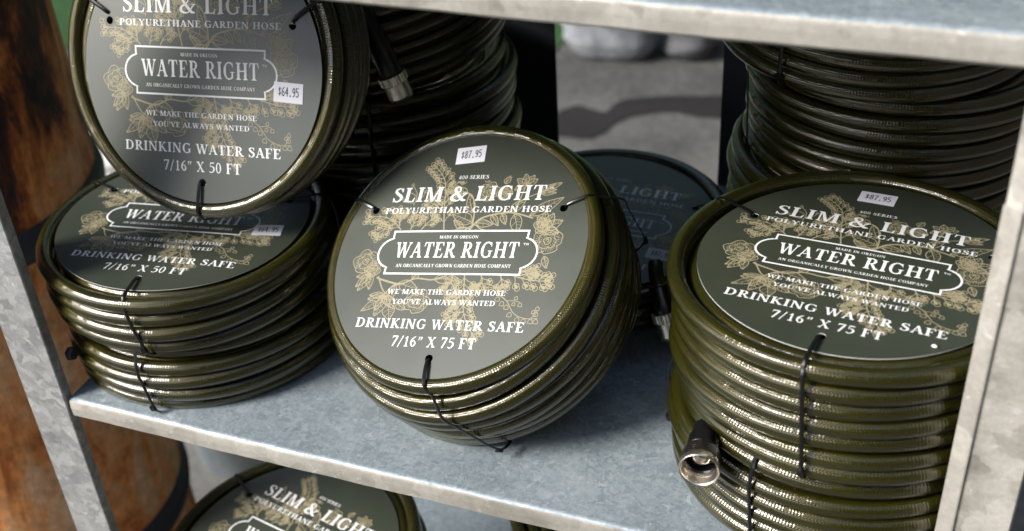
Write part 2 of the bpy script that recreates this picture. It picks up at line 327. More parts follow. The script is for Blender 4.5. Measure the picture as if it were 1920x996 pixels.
def text_polys(s, x0, x1, base, cap, track=0.06):
    """lay a line out between x0 and x1 (units of the label radius)"""
    cur = 0; polys = []
    for ch in s:
        ps, adv = GL[ch]
        for p in ps: polys.append([(x + cur, y) for x, y in p])
        cur += adv + track
    cur -= track; k = (x1 - x0) / cur
    return [[(x0 + x * k, base + y * cap) for x, y in p] for p in polys]

# ------------------------------------------------------------------ engraved flowers, drawn as ribbons
def flowers(seed=3):
    R = random.Random(seed); out = []; W = 0.0068
    def rb(pts, w0=W, w1=None, n=5):
        w1 = w0 if w1 is None else w1; k = len(pts) - 1
        out.extend(ribbon([(x, y, w0 + (w1 - w0) * i / k) for i, (x, y) in enumerate(pts)], n))
    def blob(cx, cy, a, l, wd, fill=True):
        ca, sa = math.cos(a), math.sin(a)
        def T(u_, v_): return (cx + u_ * ca - v_ * sa, cy + u_ * sa + v_ * ca)
        prof = [(0, .15), (.25, .75), (.6, 1), (.85, .8), (1, .25)]
        if fill:
            out.append([T(l * u_, wd * v_ * .5) for u_, v_ in prof] + [T(l * u_, -wd * v_ * .5) for u_, v_ in reversed(prof)])
        else:
            rb([T(0, 0)] + [T(l * u_, wd * v_ * .5) for u_, v_ in prof[1:]] + [T(l, 0)], W * .8, n=3); rb([T(0, 0)] + [T(l * u_, -wd * v_ * .5) for u_, v_ in prof[1:]] + [T(l, 0)], W * .8, n=3)
    def bud(x, y, a, s=1.0):
        L_ = .042 * s
        for da in (-.55, .0, .55):
            b = a + da; blob(x, y, b, L_ * (1 if da == 0 else .85), L_ * .5, da == 0)
        blob(x + math.cos(a) * L_ * .6, y + math.sin(a) * L_ * .6, a, L_ * .8, L_ * .8, False)
    def sprig(pts, n=7, s=1.0, blen=.055):
        rb(pts, W * 1.5, W * .8)
        c = catmull([(x, y, 0) for x, y in pts], 12); m = len(c)
        for i in range(n):
            j = int((i + .7) / n * (m - 1)); p = c[j]; t = c[min(j + 1, m - 1)] - c[max(j - 1, 0)]; a = math.atan2(t[1], t[0])
            for sg in (-1, 1):
                aa = a + sg * (.85 + R.uniform(-.15, .15)); L_ = blen * (1.15 - .5 * i / n) * R.uniform(.85, 1.1)
                e = (p[0] + L_ * math.cos(aa), p[1] + L_ * math.sin(aa)); mid = ((p[0] + e[0]) / 2 + .008 * math.cos(a), (p[1] + e[1]) / 2 + .008 * math.sin(a))
                rb([(p[0], p[1]), mid, e], W * .8, n=3); bud(e[0], e[1], aa * .6 + a * .4, s)
        a = math.atan2(c[-1][1] - c[-3][1], c[-1][0] - c[-3][0]); bud(c[-1][0], c[-1][1], a, s)
    def leaf(x, y, a, l, wd, hatch=6):
        ca, sa = math.cos(a), math.sin(a); bend = R.uniform(-.15, .15)
        def T(u_, v_): v2 = v_ + bend * l * u_ * u_ / l / l * 1.0 if l else v_; return (x + u_ * ca - v2 * sa, y + u_ * sa + v2 * ca)
        up = [T(l * t, wd * .5 * math.sin(PI * t ** .8)) for t in (0, .2, .4, .6, .8, 1)]; dn = [T(l * t, -wd * .5 * math.sin(PI * t ** .8)) for t in (0, .2, .4, .6, .8, 1)]
        rb(up, W * .9); rb(dn, W * .9); rb([T(0, 0), T(l * .5, 0), T(l * .97, 0)], W * .9, W * .4)
        for i in range(hatch):
            t = (i + .6) / (hatch + .6); h = wd * .42 * math.sin(PI * t ** .8)
            rb([T(l * t, 0), T(l * t + .012, h * .6), T(l * t + .02, h)], W * .45, n=2)
            if i % 2 == 0: rb([T(l * t, 0), T(l * t + .012, -h * .6), T(l * t + .02, -h)], W * .45, n=2)
    def rose(cx, cy, s, a0=0):
        for ring, (rr, k) in enumerate(((.22, 3), (.5, 4), (.82, 5))):
            for i in range(k):
                a = a0 + 2 * PI * (i + .37 * ring) / k + R.uniform(-.2, .2); pw = 2 * PI / k * .62
                pts = []
                for t in (-1, -.6, -.2, .2, .6, 1):
                    q = rr * s * (1.12 - .28 * abs(t) ** 2.2 + .06 * math.sin(5 * t + ring + i)); pts.append((cx + q * math.cos(a + t * pw), cy + q * .92 * math.sin(a + t * pw)))
                rb(pts, W * .9); 
                if ring: rb([(pts[0][0] * .45 + cx * .55, pts[0][1] * .45 + cy * .55), pts[0]], W * .7, n=2) if False else None
                for h in range(3 + ring * 2):
                    t = -.8 + 1.6 * (h + .5) / (3 + ring * 2); q0 = rr * s * .98 * (1 - .2 * abs(t)); q1 = q0 * R.uniform(.60, .82)
                    aa = a + t * pw; rb([(cx + q0 * math.cos(aa), cy + q0 * .92 * math.sin(aa)), (cx + q1 * math.cos(aa + .12), cy + q1 * .92 * math.sin(aa + .12))], W * .5, n=2)
        rb([(cx - .1 * s, cy), (cx, cy + .12 * s), (cx + .1 * s, cy), (cx, cy - .08 * s)], W)
    # tall sprig above the panel and its side shoots
    sprig([(-.14, .16), (-.184, .349), (-.208, .486), (-.238, .579), (-.29, .65), (-.345, .70)], 9, 1.0)
    sprig([(-.214, .47), (-.17, .51), (-.11, .57)], 3, .8, .035); sprig([(-.172, .303), (-.25, .36), (-.315, .396)], 4, .8, .04); sprig([(-.19, .38), (-.16, .43), (-.12, .47)], 2, .8, .04)
    sprig([(-.504, .165), (-.577, .228), (-.672, .275), (-.79, .282)], 6, 1.05); sprig([(-.525, .20), (-.54, .25), (-.53, .30)], 3, .9, .045)
    sprig([(-.57, .215), (-.64, .18), (-.70, .135)], 3, .95, .045); sprig([(-.424, .165), (-.41, .21), (-.40, .26)], 3, .9, .045); sprig([(-.33, .165), (-.30, .21), (-.26, .25)], 2, .9, .045)
    # curled tendril with berries
    for p in ([(-.45, .37), (-.448, .468), (-.505, .55)], [(-.45, .42), (-.395, .443), (-.38, .49)], [(-.45, .39), (-.52, .40), (-.56, .43)], [(-.45, .45), (-.50, .48), (-.52, .47)]):
        rb(p, W * .8); x, y = p[-1]; rb([(x - .012, y), (x, y + .013), (x + .012, y), (x, y - .013), (x - .012, y)], W * .7, n=3)
    # branches
    rb([(.068, .157), (.133, .245), (.251, .287), (.387, .297), (.553, .252)], W * 2.2, W * 1.6); rb([(.084, .179), (.076, .3), (.032, .435), (-.046, .482)], W * 1.9, W); rb([(.02, .15), (.1, .2), (.15, .17), (.22, .15)], W * 1.6, W)
    rb([(-.05, .15), (.0, .18), (.07, .17)], W * 1.6)
    for a in ((.08, .22, 2.7, .19, .10), (.40, .285, -1.1, .17, .09), (.52, .27, .55, .28, .085), (.11, .22, -.2, .14, .06), (.06, .30, 2.0, .17, .07), (.36, .295, .9, .16, .07), (-.02, .46, 2.6, .12, .06), (.30, .29, -1.0, .10, .05), (.02, .17, 2.6, .12, .05), (.22, .285, -.9, .12, .05)): leaf(*a)
    rose(.158, .475, .095, .3); rose(.285, .46, .07, 1.1); leaf(.14, .56, 2.3, .07, .05); leaf(.27, .54, 1.2, .07, .05)
    # lily and buds
    for a in (.4, 1.1, 1.9, 2.7, 3.5): leaf(.44, .53, a, .095, .055, 4)
    rb([(.44, .52), (.42, .42), (.40, .33), (.39, .29)], W * 1.3)
    for a in (.3, .75, -.1): leaf(.56, .46, a, .13, .035, 3)
    leaf(.62, .49, .6, .11, .04, 3); rb([(.39, .36), (.47, .42), (.56, .46), (.62, .49)], W * 1.1)
    # right rose with big bud
    rose(.70, .07, .125, .5); 
    for a, l, wd in ((2.2, .12, .07), (1.2, .13, .08), (.4, .14, .08), (-.4, .12, .07), (1.75, .15, .06)): leaf(.66, .17, a, l, wd, 6)
    rose(.64, .19, .075, 2.0); leaf(.60, -.04, -2.6, .12, .06); leaf(.70, -.05, -1.2, .10, .05)
    # left rose
    rose(-.735, -.10, .115, .9); rose(-.655, -.165, .075, 0)
    for a, l, wd in ((-2.4, .15, .06), (-2.0, .16, .07), (-1.5, .13, .06), (-2.9, .12, .05)): leaf(-.66, -.20, a, l, wd, 5)
    rb([(-.60, -.23), (-.543, -.25), (-.388, -.28), (-.268, -.235), (-.134, -.244), (-.02, -.21)], W * 2.2, W * 1.5); rb([(-.59, -.22), (-.52, -.33), (-.46, -.37), (-.40, -.40)], W * 1.6, W)
    leaf(-.40, -.27, -.4, .17, .09); leaf(-.12, -.24, .1, .20, .075); leaf(-.30, -.24, .9, .08, .05); leaf(-.03, -.23, -.3, .12, .05); leaf(-.43, -.28, -1.7, .14, .06)
    rose(-.215, -.415, .115, .2)
    rb([(-.514, -.39), (-.449, -.303), (-.377, -.28)], W * 1.6)
    for a, l, wd in ((3.5, .14, .06), (3.9, .21, .07), (3.1, .13, .05), (4.3, .13, .06), (4.6, .17, .09), (5.6, .15, .06), (5.2, .11, .05)): leaf(-.49, -.375, a, l, wd, 5)
    leaf(-.38, -.43, -.5, .10, .06); leaf(-.44, -.44, -1.3, .13, .10, 7)
    # hanging sprigs under the panel
    rb([(.118, -.195), (.139, -.302)], W * 1.2)
    sprig([(.12, -.2), (.139, -.302), (.154, -.406), (.21, -.548), (.295, -.66)], 10, 1.0, .06); sprig([(.149, -.34), (.11, -.38), (.07, -.41)], 3, .9, .04); sprig([(.185, -.487), (.13, -.50), (.08, -.53)], 3, .9, .04)
    sprig([(.02, -.2), (.03, -.25), (.0, -.31)], 3, .85, .045); sprig([(.25, -.2), (.27, -.25), (.25, -.29)], 3, .85, .045)
    leaf(.22, -.29, -.1, .18, .05, 4); rb([(.40, -.32), (.45, -.33), (.49, -.34)], W * .6)
    sprig([(.48, -.195), (.54, -.215), (.618, -.232), (.70, -.241), (.745, -.24)], 5, 1.1, .05); sprig([(.548, -.205), (.60, -.19), (.64, -.18)], 2, 1.0, .035); sprig([(.40, -.2), (.42, -.24), (.43, -.27)], 2, .9, .04)
    # lily of the valley
    def bell(x, y, s=1.0):
        rb([(x, y + .02 * s), (x - .014 * s, y + .008 * s), (x - .018 * s, y - .012 * s), (x - .006 * s, y - .016 * s), (x + .01 * s, y - .017 * s), (x + .018 * s, y - .010 * s), (x + .013 * s, y + .010 * s), (x, y + .02 * s)], W * .75, n=3)
    st = [(.398, -.339), (.493, -.398), (.563, -.487), (.652, -.524), (.75, -.521)]
    rb(st, W, W * .6)
    for (x, y) in ((.42, -.385), (.46, -.42), (.50, -.445), (.535, -.50), (.60, -.535), (.65, -.545), (.70, -.545), (.74, -.545), (.73, -.49)): bell(x, y, .95)
    rb([(.493, -.398), (.55, -.395), (.595, -.406)], W * .7); bell(.60, -.425, .8); bell(.56, -.375, .7); bell(.55, -.42, .7); rb([(.70, -.518), (.725, -.50), (.735, -.465)], W * .7); bell(.735, -.45, .8); bell(.71, -.475, .7)
    return out
PANEL_X, PT, PBX, PB = .5484, .150, .5461, -.198
def panel_polys():
    """the white outline round the name, corners notched, ends rounded"""
    def side(s):
        pts = [(s * .548, .150), (s * .546, .098)]
        cx, cy, rx, ry = .515, -.027, .128, .122
        pts = [(s * .548, .150), (s * .546, .095)]
        for i in range(13):
            a = math.radians(78 - 156 * i / 12); pts.append((s * (cx + rx * math.cos(a)), cy + ry * math.sin(a)))
        pts += [(s * .545, -.148), (s * .546, -.197)]
        return pts
    r = side(1); l = side(-1)[::-1]; loop = r + l
    return loop
def loop_ribbon(loop, wd, sub=0.05):
    P = []
    for i in range(len(loop)):
        a, b_ = np.array(loop[i]), np.array(loop[(i + 1) % len(loop)]); k = max(1, int(np.hypot(*(b_ - a)) / sub))
        for j in range(k): P.append(a + (b_ - a) * j / k)
    n = len(P); off = []
    for i in range(n):
        t1 = P[i] - P[i - 1]; t2 = P[(i + 1) % n] - P[i]; n1 = np.array([-t1[1], t1[0]]) / np.hypot(*t1); n2 = np.array([-t2[1], t2[0]]) / np.hypot(*t2)
        m_ = n1 + n2; m_ = m_ / max(np.dot(m_, n1), .6) if np.hypot(*m_) > .1 else n1; off.append(m_ * wd / 2)
    return [[tuple(P[i] + off[i]), tuple(P[i] - off[i]), tuple(P[(i + 1) % n] - off[(i + 1) % n]), tuple(P[(i + 1) % n] + off[(i + 1) % n])] for i in range(n)]

RL = 0.1
LINES = [("400 SERIES", -.125, .125, .588, .031), ("SLIM & LIGHT", -.655, .615, .402, .122), ("POLYURETHANE GARDEN HOSE", -.682, .682, .303, .048),
         ("MADE IN OREGON", -.158, .158, .089, .024), ("WATER RIGHT", -.502, .500, -.066, .125), ("AN ORGANICALLY GROWN GARDEN HOSE COMPANY", -.466, .466, -.144, .026),
         ("WE MAKE THE GARDEN HOSE", -.474, .474, -.360, .038), ("YOU'VE ALWAYS WANTED", -.413, .413, -.439, .038), ("DRINKING WATER SAFE", -.668, .668, -.628, .073)]
def lettering_polys(size):
    o = []
    for a in LINES: o += text_polys(*a)
    o += text_polys("7/16\u201d X " + size + " FT", -.333, .333, -.765, .078)
    for (x, y, s) in ((.645, .505, .016), (.545, .048, .020)):       # small trade mark signs
        o += [[(x - s, y), (x - s * .1, y), (x - s * .1, y + s * .15), (x - s, y + s * .15)], [(x - s * .62, y - s * .7), (x - s * .45, y - s * .7), (x - s * .45, y), (x - s * .62, y)]]
        for q in (0, .35, .75): o.append([(x + s * (.1 + q), y - s * .7), (x + s * (.25 + q), y - s * .7), (x + s * (.25 + q), y + s * .15), (x + s * (.1 + q), y + s * .15)])
    return o
FLOWER = [p for p in flowers()]
FRAME = panel_polys()
def inside_panel(p):
    x, y = sum(q[0] for q in p) / len(p), sum(q[1] for q in p) / len(p)
    return (abs(x) < .55 and -.198 < y < .150) or ((abs(x) - .515) / .128) ** 2 + ((y + .027) / .122) ** 2 < 1
HOLES = [(-.770, .334), (.770, .334), (0, -.846)]
FLOWER = [p for p in FLOWER if not inside_panel(p) and not any(abs(q[0]) < .15 and .575 < q[1] < .635 for q in p) and all(min(math.hypot(q[0] - h[0], q[1] - h[1]) for h in HOLES) > .045 and math.hypot(*q) < .97 for q in p)]

def print_mesh(name, polys, mat, z0, parent, bend, key=None, cache={}):
    if key is not None and key in cache: 
        return link(bpy.data.objects.new(name, cache[key]), parent)
    vs, fs = [], []
    for i, p in enumerate(polys):
        z = z0 + (i % 24) * 2.0e-6; k = len(vs)
        area = sum(p[j][0] * p[(j + 1) % len(p)][1] - p[(j + 1) % len(p)][0] * p[j][1] for j in range(len(p)))
        if area < 0: p = p[::-1]
        vs += [(x * RL, y * RL, z + bend(x * RL, y * RL)) for x, y in p]; fs.append(tuple(range(k, k + len(p))))
    o = mesh_obj(name, vs, fs, mat, parent)
    if key is not None: cache[key] = o.data
    return o
def card_mesh(parent, bend, key=None, cache={}):
    if key is not None and key in cache: return link(bpy.data.objects.new('label_card', cache[key]), parent)
    pts = []; edges = []
    def ring(cx, cy, r, n):
        k = len(pts)
        for j in range(n): a = 2 * PI * j / n; pts.append(Vector((cx + r * math.cos(a), cy + r * math.sin(a))))
        for j in range(n): edges.append((k + j, k + (j + 1) % n))
        return list(range(k, k + n))
    outer = ring(0, 0, 1, 160); hs = [ring(hx, hy, .030, 20) for hx, hy in HOLES]
    for i in range(-16, 17):
        for j in range(-16, 17):
            x, y = i / 16.6 + (j % 2) * .02, j / 16.6
            if math.hypot(x, y) < .965 and all(math.hypot(x - h[0], y - h[1]) > .05 for h in HOLES): pts.append(Vector((x, y)))
    V, E_, F_, ov, oe, of = geometry.delaunay_2d_cdt(pts, edges, [], 0, 1e-5)
    F2 = []
    for f in F_:
        x = sum(V[i][0] for i in f) / len(f); y = sum(V[i][1] for i in f) / len(f)
        if all(math.hypot(x - h[0], y - h[1]) > .0295 for h in HOLES) and math.hypot(x, y) < .9999: F2.append(tuple(f))
    th = 0.0005; vs = [(v[0] * RL, v[1] * RL, bend(v[0] * RL, v[1] * RL)) for v in V]; n = len(vs)
    vs += [(x, y, z - th) for x, y, z in vs]; vs += vs
    fs = []; mi = []
    for f in F2:
        a, b_, c = [V[i] for i in f[:3]]
        ccw = (b_[0] - a[0]) * (c[1] - a[1]) - (b_[1] - a[1]) * (c[0] - a[0]) > 0
        g = f if ccw else f[::-1]; fs.append(g); mi.append(0); fs.append(tuple(i + n for i in g[::-1])); mi.append(1)
    from collections import Counter
    cnt = Counter(); dirs = {}
    for f in [fs[i] for i in range(0, len(fs), 2)]:
        for i in range(len(f)):
            a, b_ = f[i], f[(i + 1) % len(f)]; cnt[frozenset((a, b_))] += 1; dirs[frozenset((a, b_))] = (a, b_)
    for k, v in cnt.items():
        if v == 1: a, b_ = dirs[k]; fs.append((b_ + 2 * n, a + 2 * n, a + 3 * n, b_ + 3 * n)); mi.append(1)
    o = mesh_obj('label_card', vs, fs, [M_CARD, M_CORE], parent)
    o.data.polygons.foreach_set('material_index', mi); o.data.polygons.foreach_set('use_smooth', [q == 0 for q in mi]); o.data.update()
    if key is not None: cache[key] = o.data
    return o

DIG = {'8': [[(.3, .52), (.12, .62), (.1, .86), (.3, 1), (.5, .86), (.48, .62), (.3, .52), (.08, .36), (.08, .12), (.3, 0), (.52, .12), (.52, .36), (.3, .52)]],
       '7': [[(.06, 1), (.54, 1), (.34, .5), (.26, 0)]], '9': [[(.5, .62), (.3, .44), (.1, .58), (.08, .84), (.3, 1), (.5, .86), (.52, .5), (.42, .12), (.18, 0)]],
       '5': [[(.5, 1), (.12, 1), (.1, .58), (.34, .62), (.52, .44), (.5, .14), (.3, 0), (.08, .08)]], '6': [[(.46, 1), (.2, .8), (.08, .4), (.12, .1), (.3, 0), (.5, .12), (.5, .4), (.3, .54), (.12, .42)]],
       '4': [[(.42, 0), (.42, 1), (.06, .34), (.56, .34)]], '.': [[(.24, 0), (.34, .02), (.34, .1), (.24, .1)]],
       '$': [[(.5, .78), (.3, .88), (.12, .74), (.3, .5), (.48, .3), (.3, .12), (.08, .22)], [(.3, .98), (.3, .02)]]}
def stroke_text(s, x0, x1, base, h, wd):
    o = []; cur = 0; adv = .72; k = (x1 - x0) / (adv * len(s) - .12)
    for ch in s:
        for pl in DIG[ch]:
            for i in range(len(pl) - 1):
                (ax, ay), (bx_, by_) = pl[i], pl[i + 1]; ax, bx_ = x0 + (ax + cur) * k, x0 + (bx_ + cur) * k; ay, by_ = base + ay * h, base + by_ * h
                t = np.array([bx_ - ax, by_ - ay]); l = np.hypot(*t); 
                if l == 0: continue
                t /= l; nx, ny = -t[1] * wd / 2, t[0] * wd / 2; ax -= t[0] * wd * .3; ay -= t[1] * wd * .3; bx_ += t[0] * wd * .3; by_ += t[1] * wd * .3
                o.append([(ax + nx, ay + ny), (ax - nx, ay - ny), (bx_ - nx, by_ - ny), (bx_ + nx, by_ + ny)])
        cur += adv
    return o

# ------------------------------------------------------------------ one coil of hose
HR, PITCH = 0.0061, 0.0122
def hose_mesh(name, rows, cols, r_out, prof, skew, seed, parent, nseg=112, nring=16, wob=1.0, top=0.0, start=None):
    R = np.random.RandomState(seed)
    order = []
    for c in range(cols):
        rr = range(rows) if c % 2 == 0 else range(rows - 1, -1, -1)
        for k in rr: order.append((k, c))
    order = order[::-1]                          # from the inside out, ending at the outer column
    jr = {oc: R.uniform(-.0017, .0017) * wob for oc in order}; jz = {oc: R.uniform(-.0009, .0009) * wob for oc in order}
    ph = {oc: R.uniform(0, 2 * PI, 4) for oc in order}
    start = R.uniform(0, 2 * PI) if start is None else start
    def rad(oc, th):
        k, c = oc; p = ph[oc]; d = prof[min(k, len(prof) - 1)]
        return r_out - HR - c * PITCH * 0.97 + d + jr[oc] + wob * (.0008 * np.sin(2 * th + p[0]) + .0005 * np.sin(3 * th + p[1]))
    def zz(oc, th):
        k, c = oc; p = ph[oc]
        return top - HR - 0.0006 - k * PITCH * 0.985 - (0.0022 if c == 1 and k == 0 else (0.004 if c > 1 and k == 0 else 0)) + (0.0012 if c == 0 and k == 0 else 0) + jz[oc] + wob * (.0006 * np.sin(th + p[2]) + .0005 * np.sin(2 * th + p[3]))
    th_all, r_all, z_all, k_all = [], [], [], []
    for i, oc in enumerate(order):
        nx = order[min(i + 1, len(order) - 1)]
        t = np.arange(nseg) / nseg; th = start + 2 * PI * t
        s_ = np.clip((t - .62) / .38, 0, 1); s_ = s_ * s_ * (3 - 2 * s_)
        r_all.append(rad(oc, th) * (1 - s_) + rad(nx, th) * s_); z_all.append(zz(oc, th) * (1 - s_) + zz(nx, th) * s_)
        th_all.append(start + 2 * PI * (i + t))
    th = np.concatenate(th_all); r = np.concatenate(r_all); z = np.concatenate(z_all)
    depth = np.clip(-(z - top) / PITCH, 0, None)
    x = r * np.cos(th) + skew[0] * depth + skew[2]; y = r * np.sin(th) + skew[1] * depth + skew[3]
    P = np.stack([x, y, z], 1); T = np.gradient(P, axis=0); L = np.linalg.norm(T, axis=1); T /= L[:, None]
    u_ = np.concatenate([[0], np.cumsum(L)[:-1]])
    Rd = np.stack([np.cos(th), np.sin(th), np.zeros_like(th)], 1); B = np.cross(T, Rd); B /= np.linalg.norm(B, axis=1)[:, None]; A = np.cross(B, T)
    n = len(P); ang = 2 * PI * np.arange(nring) / nring
    V = P[:, None, :] + HR * (np.cos(ang)[None, :, None] * A[:, None, :] + np.sin(ang)[None, :, None] * B[:, None, :])
    V = V.reshape(-1, 3)
    i = np.arange(n - 1)[:, None]; j = np.arange(nring)[None, :]; j2 = (j + 1) % nring
    Q = np.stack([i * nring + j, i * nring + j2, (i + 1) * nring + j2, (i + 1) * nring + j], -1).reshape(-1, 4)
    UU = np.stack([np.broadcast_to(u_[i], (n - 1, nring)), np.broadcast_to(u_[i], (n - 1, nring)), np.broadcast_to(u_[i + 1], (n - 1, nring)), np.broadcast_to(u_[i + 1], (n - 1, nring))], -1)
    v0 = np.broadcast_to(j / nring, (n - 1, nring)); v1 = np.broadcast_to((j + 1) / nring, (n - 1, nring)); VV = np.stack([v0, v1, v1, v0], -1)
    me = bpy.data.meshes.new(name); me.vertices.add(len(V)); me.vertices.foreach_set('co', V.astype(np.float32).ravel())
    me.loops.add(Q.size); me.loops.foreach_set('vertex_index', Q.astype(np.int32).ravel())
    me.polygons.add(len(Q)); me.polygons.foreach_set('loop_start', np.arange(0, Q.size, 4, dtype=np.int32)); me.polygons.foreach_set('loop_total', np.full(len(Q), 4, np.int32))
    uvl = me.uv_layers.new(name='UVMap'); uvl.data.foreach_set('uv', np.stack([UU.reshape(-1), VV.reshape(-1)], 1).astype(np.float32).ravel())
    me.polygons.foreach_set('use_smooth', np.ones(len(Q), bool)); me.update(calc_edges=True); me.validate()
    me.materials.append(M_HOSE)
    return link(bpy.data.objects.new(name, me), parent)

def zip_tie(parent, ang, rows, r_out, prof, skew, r_in=.0850, drift=0.0, holepos=None, z_hole=0.0, top=0.0, upto=None, wt=.0015, loose=0.0, head=True):
    """thin strap from the hole in the card over the outer turn, down the side and under the coil"""
    a = math.radians(ang); H = rows * PITCH * .985
    pts = []; ups = []
    def P(r, z, k):
        d = max(0, -(z - top) / PITCH); aa = a + drift * k
        return Vector((r * math.cos(aa) + skew[0] * d + skew[2] * min(1, max(0, (r - .08) / .02)), r * math.sin(aa) + skew[1] * d + skew[3] * min(1, max(0, (r - .08) / .02)), z))
    rad = Vector((math.cos(a), math.sin(a), 0)); upz = Vector((0, 0, 1))
    seq = [(r_in - .0008, z_hole - .005, 0, upz), (r_in + .0006, z_hole + .0006, 0, upz), (r_in + .005, z_hole + .0022, .02, upz), (r_out + prof[0] - HR - .004, top + .0026, .05, upz), (r_out + prof[0] - HR + .002, top + .0018, .08, upz), (r_out + prof[0] - .0008, top - .0024, .14, (upz + rad)), (r_out + .0016 + prof[0] + loose * .3, top - HR, .22, rad)]
    for k in range(1, rows):
        if upto is not None and k > upto: break
        d = max(prof) if k < rows - 1 else .5 * (max(prof) + prof[min(k, len(prof) - 1)])
        seq.append((r_out + .0018 + d + loose, top - HR - k * PITCH * .985, .22 + .78 * k / rows, rad))
    if upto is None:
        d = prof[min(rows - 1, len(prof) - 1)]
        seq.append((r_out + d - .003, top - H - .0005, 1, -upz + rad)); seq.append((r_out + d - .012, top - H - .0012, 1, -upz))
    c = catmull([(*P(r, z, k), 0) for r, z, k, _ in seq], 4)
    pp = [Vector(q[:3]) for q in c]; us = []
    for i in range(len(pp)):
        q = min(i / 4, len(seq) - 1); lo = int(q); hi = min(lo + 1, len(seq) - 1); us.append((seq[lo][3].normalized() * (1 - (q - lo)) + seq[hi][3].normalized() * (q - lo)).normalized())
    m = MB(); m.tube(pp, wt, n=6, flat=.5, up=us)
    if head:
        k = min(len(pp) - 2, int(4 * (len(seq) - (3.2 if upto is None else 1.2)))); c0 = pp[k]; t_ = (pp[k + 1] - pp[k - 1]).normalized(); u0 = us[k]; s0 = t_.cross(u0).normalized()
        vs = [c0 + t_ * (a_ * .0022) + s0 * (b_ * .0020) + u0 * (.0010 + d_ * .0013) for d_ in (-1, 1) for b_ in (-1, 1) for a_ in (-1, 1)]
        m.add(vs, [(0, 2, 3, 1), (4, 5, 7, 6), (0, 1, 5, 4), (2, 6, 7, 3), (0, 4, 6, 2), (1, 3, 7, 5)])
    return m.build('zip_tie', M_TIE, parent)

def frame_of(c, Rm): return Matrix.Translation(Vector(c)) @ Matrix(Rm).to_4x4()
def coil(label, c, Rm, rows, cols=3, r_out=.1145, prof=(0,), skew=(0, 0, 0, 0), seed=1, size='75', price=None, card=True, ties=((150, 0), (30, 0), (-90, 0)), bend=None, key='flat', wob=1.0, group='coils of olive garden hose on the shelves', nseg=112, top=0.0, z_hole=0.0, tie_kw={}, prints=True, start=None):
    t = thing('hose_coil', label, 'hose coil', group, frame_of(c, Rm))
    h = hose_mesh('hose', rows, cols, r_out, prof, skew, seed, t, nseg=nseg, wob=wob, top=top, start=start)
    bend = bend or (lambda x, y: .0007 * math.sin(21 * x + 1.0 + 9 * y) * math.cos(17 * y - .5) - .045 * max(0.0, math.hypot(x, y) - .070) ** 1.5)
    if card:
        cm = card_mesh(t, bend, key)
        if prints:
            print_mesh('flower_print', FLOWER, M_GOLD, 6e-5, cm, bend, None if key is None else key + 'f')
            print_mesh('panel_outline', loop_ribbon(FRAME, .0135), M_WHITE, 1.8e-4, cm, bend, None if key is None else key + 'p')
            print_mesh('lettering', lettering_polys(size), M_WHITE, 1.8e-4, cm, bend, None if key is None else key + 't' + size)
        if price:
            txt, quad = price; cx = sum(q[0] for q in quad) / 4; cy = sum(q[1] for q in quad) / 4
            ex = np.array(quad[1]) - np.array(quad[0]); ex = ex + np.array(quad[2]) - np.array(quad[3]); wd = np.hypot(*ex) / 2; a = math.atan2(ex[1], ex[0]); hh = .145
            def T(u_, v_): return ((cx + u_ * math.cos(a) - v_ * math.sin(a)), (cy + u_ * math.sin(a) + v_ * math.cos(a)))
            vs = []
            ng = 6
            for s_ in (1, 0):
                for jj in range(ng + 1):
                    for ii in range(ng + 1):
                        x, y = T((ii / ng - .5) * wd, (jj / ng - .5) * hh); vs.append((x * RL, y * RL, bend(x * RL, y * RL) + (3.4e-4 if s_ else 2.2e-4)))
            g = (ng + 1) ** 2; fs = []
            for jj in range(ng):
                for ii in range(ng): k0 = jj * (ng + 1) + ii; fs.append((k0, k0 + 1, k0 + ng + 2, k0 + ng + 1))
            per = [ii for ii in range(ng + 1)] + [(jj + 1) * (ng + 1) - 1 for jj in range(1, ng + 1)] + [ng * (ng + 1) + ii for ii in range(ng - 1, -1, -1)] + [jj * (ng + 1) for jj in range(ng - 1, 0, -1)]
            for q in range(len(per)): a_, b_ = per[q], per[(q + 1) % len(per)]; fs.append((a_, a_ + g, b_ + g, b_))
            st = mesh_obj('price_sticker', vs, fs, M_STICKER, t)
            pol = [[T(x, y) for x, y in p] for p in stroke_text(txt, -.34 * wd, .36 * wd, -.025, .062, .0075)]
            print_mesh('price_print', pol, M_INK, 4.0e-4, st, bend)
    for i, (ang, dr) in enumerate(ties):
        kw = dict(tie_kw.get(i, {}))
        zip_tie(t, ang, rows, r_out, prof, skew, drift=dr, top=top, z_hole=bend(math.cos(math.radians(ang)) * .08, math.sin(math.radians(ang)) * .08) + z_hole, **kw)
    return t

def rotz(a, tx=0, ty=0):
    return (Matrix.Rotation(math.radians(a), 3, 'Z') @ Matrix.Rotation(math.radians(tx), 3, 'X') @ Matrix.Rotation(math.radians(ty), 3, 'Y'))

# ------------------------------------------------------------------ setting
GZ = -1.40
def sheet(name, pts, z, mat, kind='structure', label=None):
    o = mesh_obj(name, [(x, y, z) for x, y in pts], [tuple(range(len(pts)))], mat); o['kind'] = kind
    if label: o['label'] = label
    return o
sheet('ground', [(-60, -60), (60, -60), (60, 60), (-60, 60)], GZ, M_GROUND)
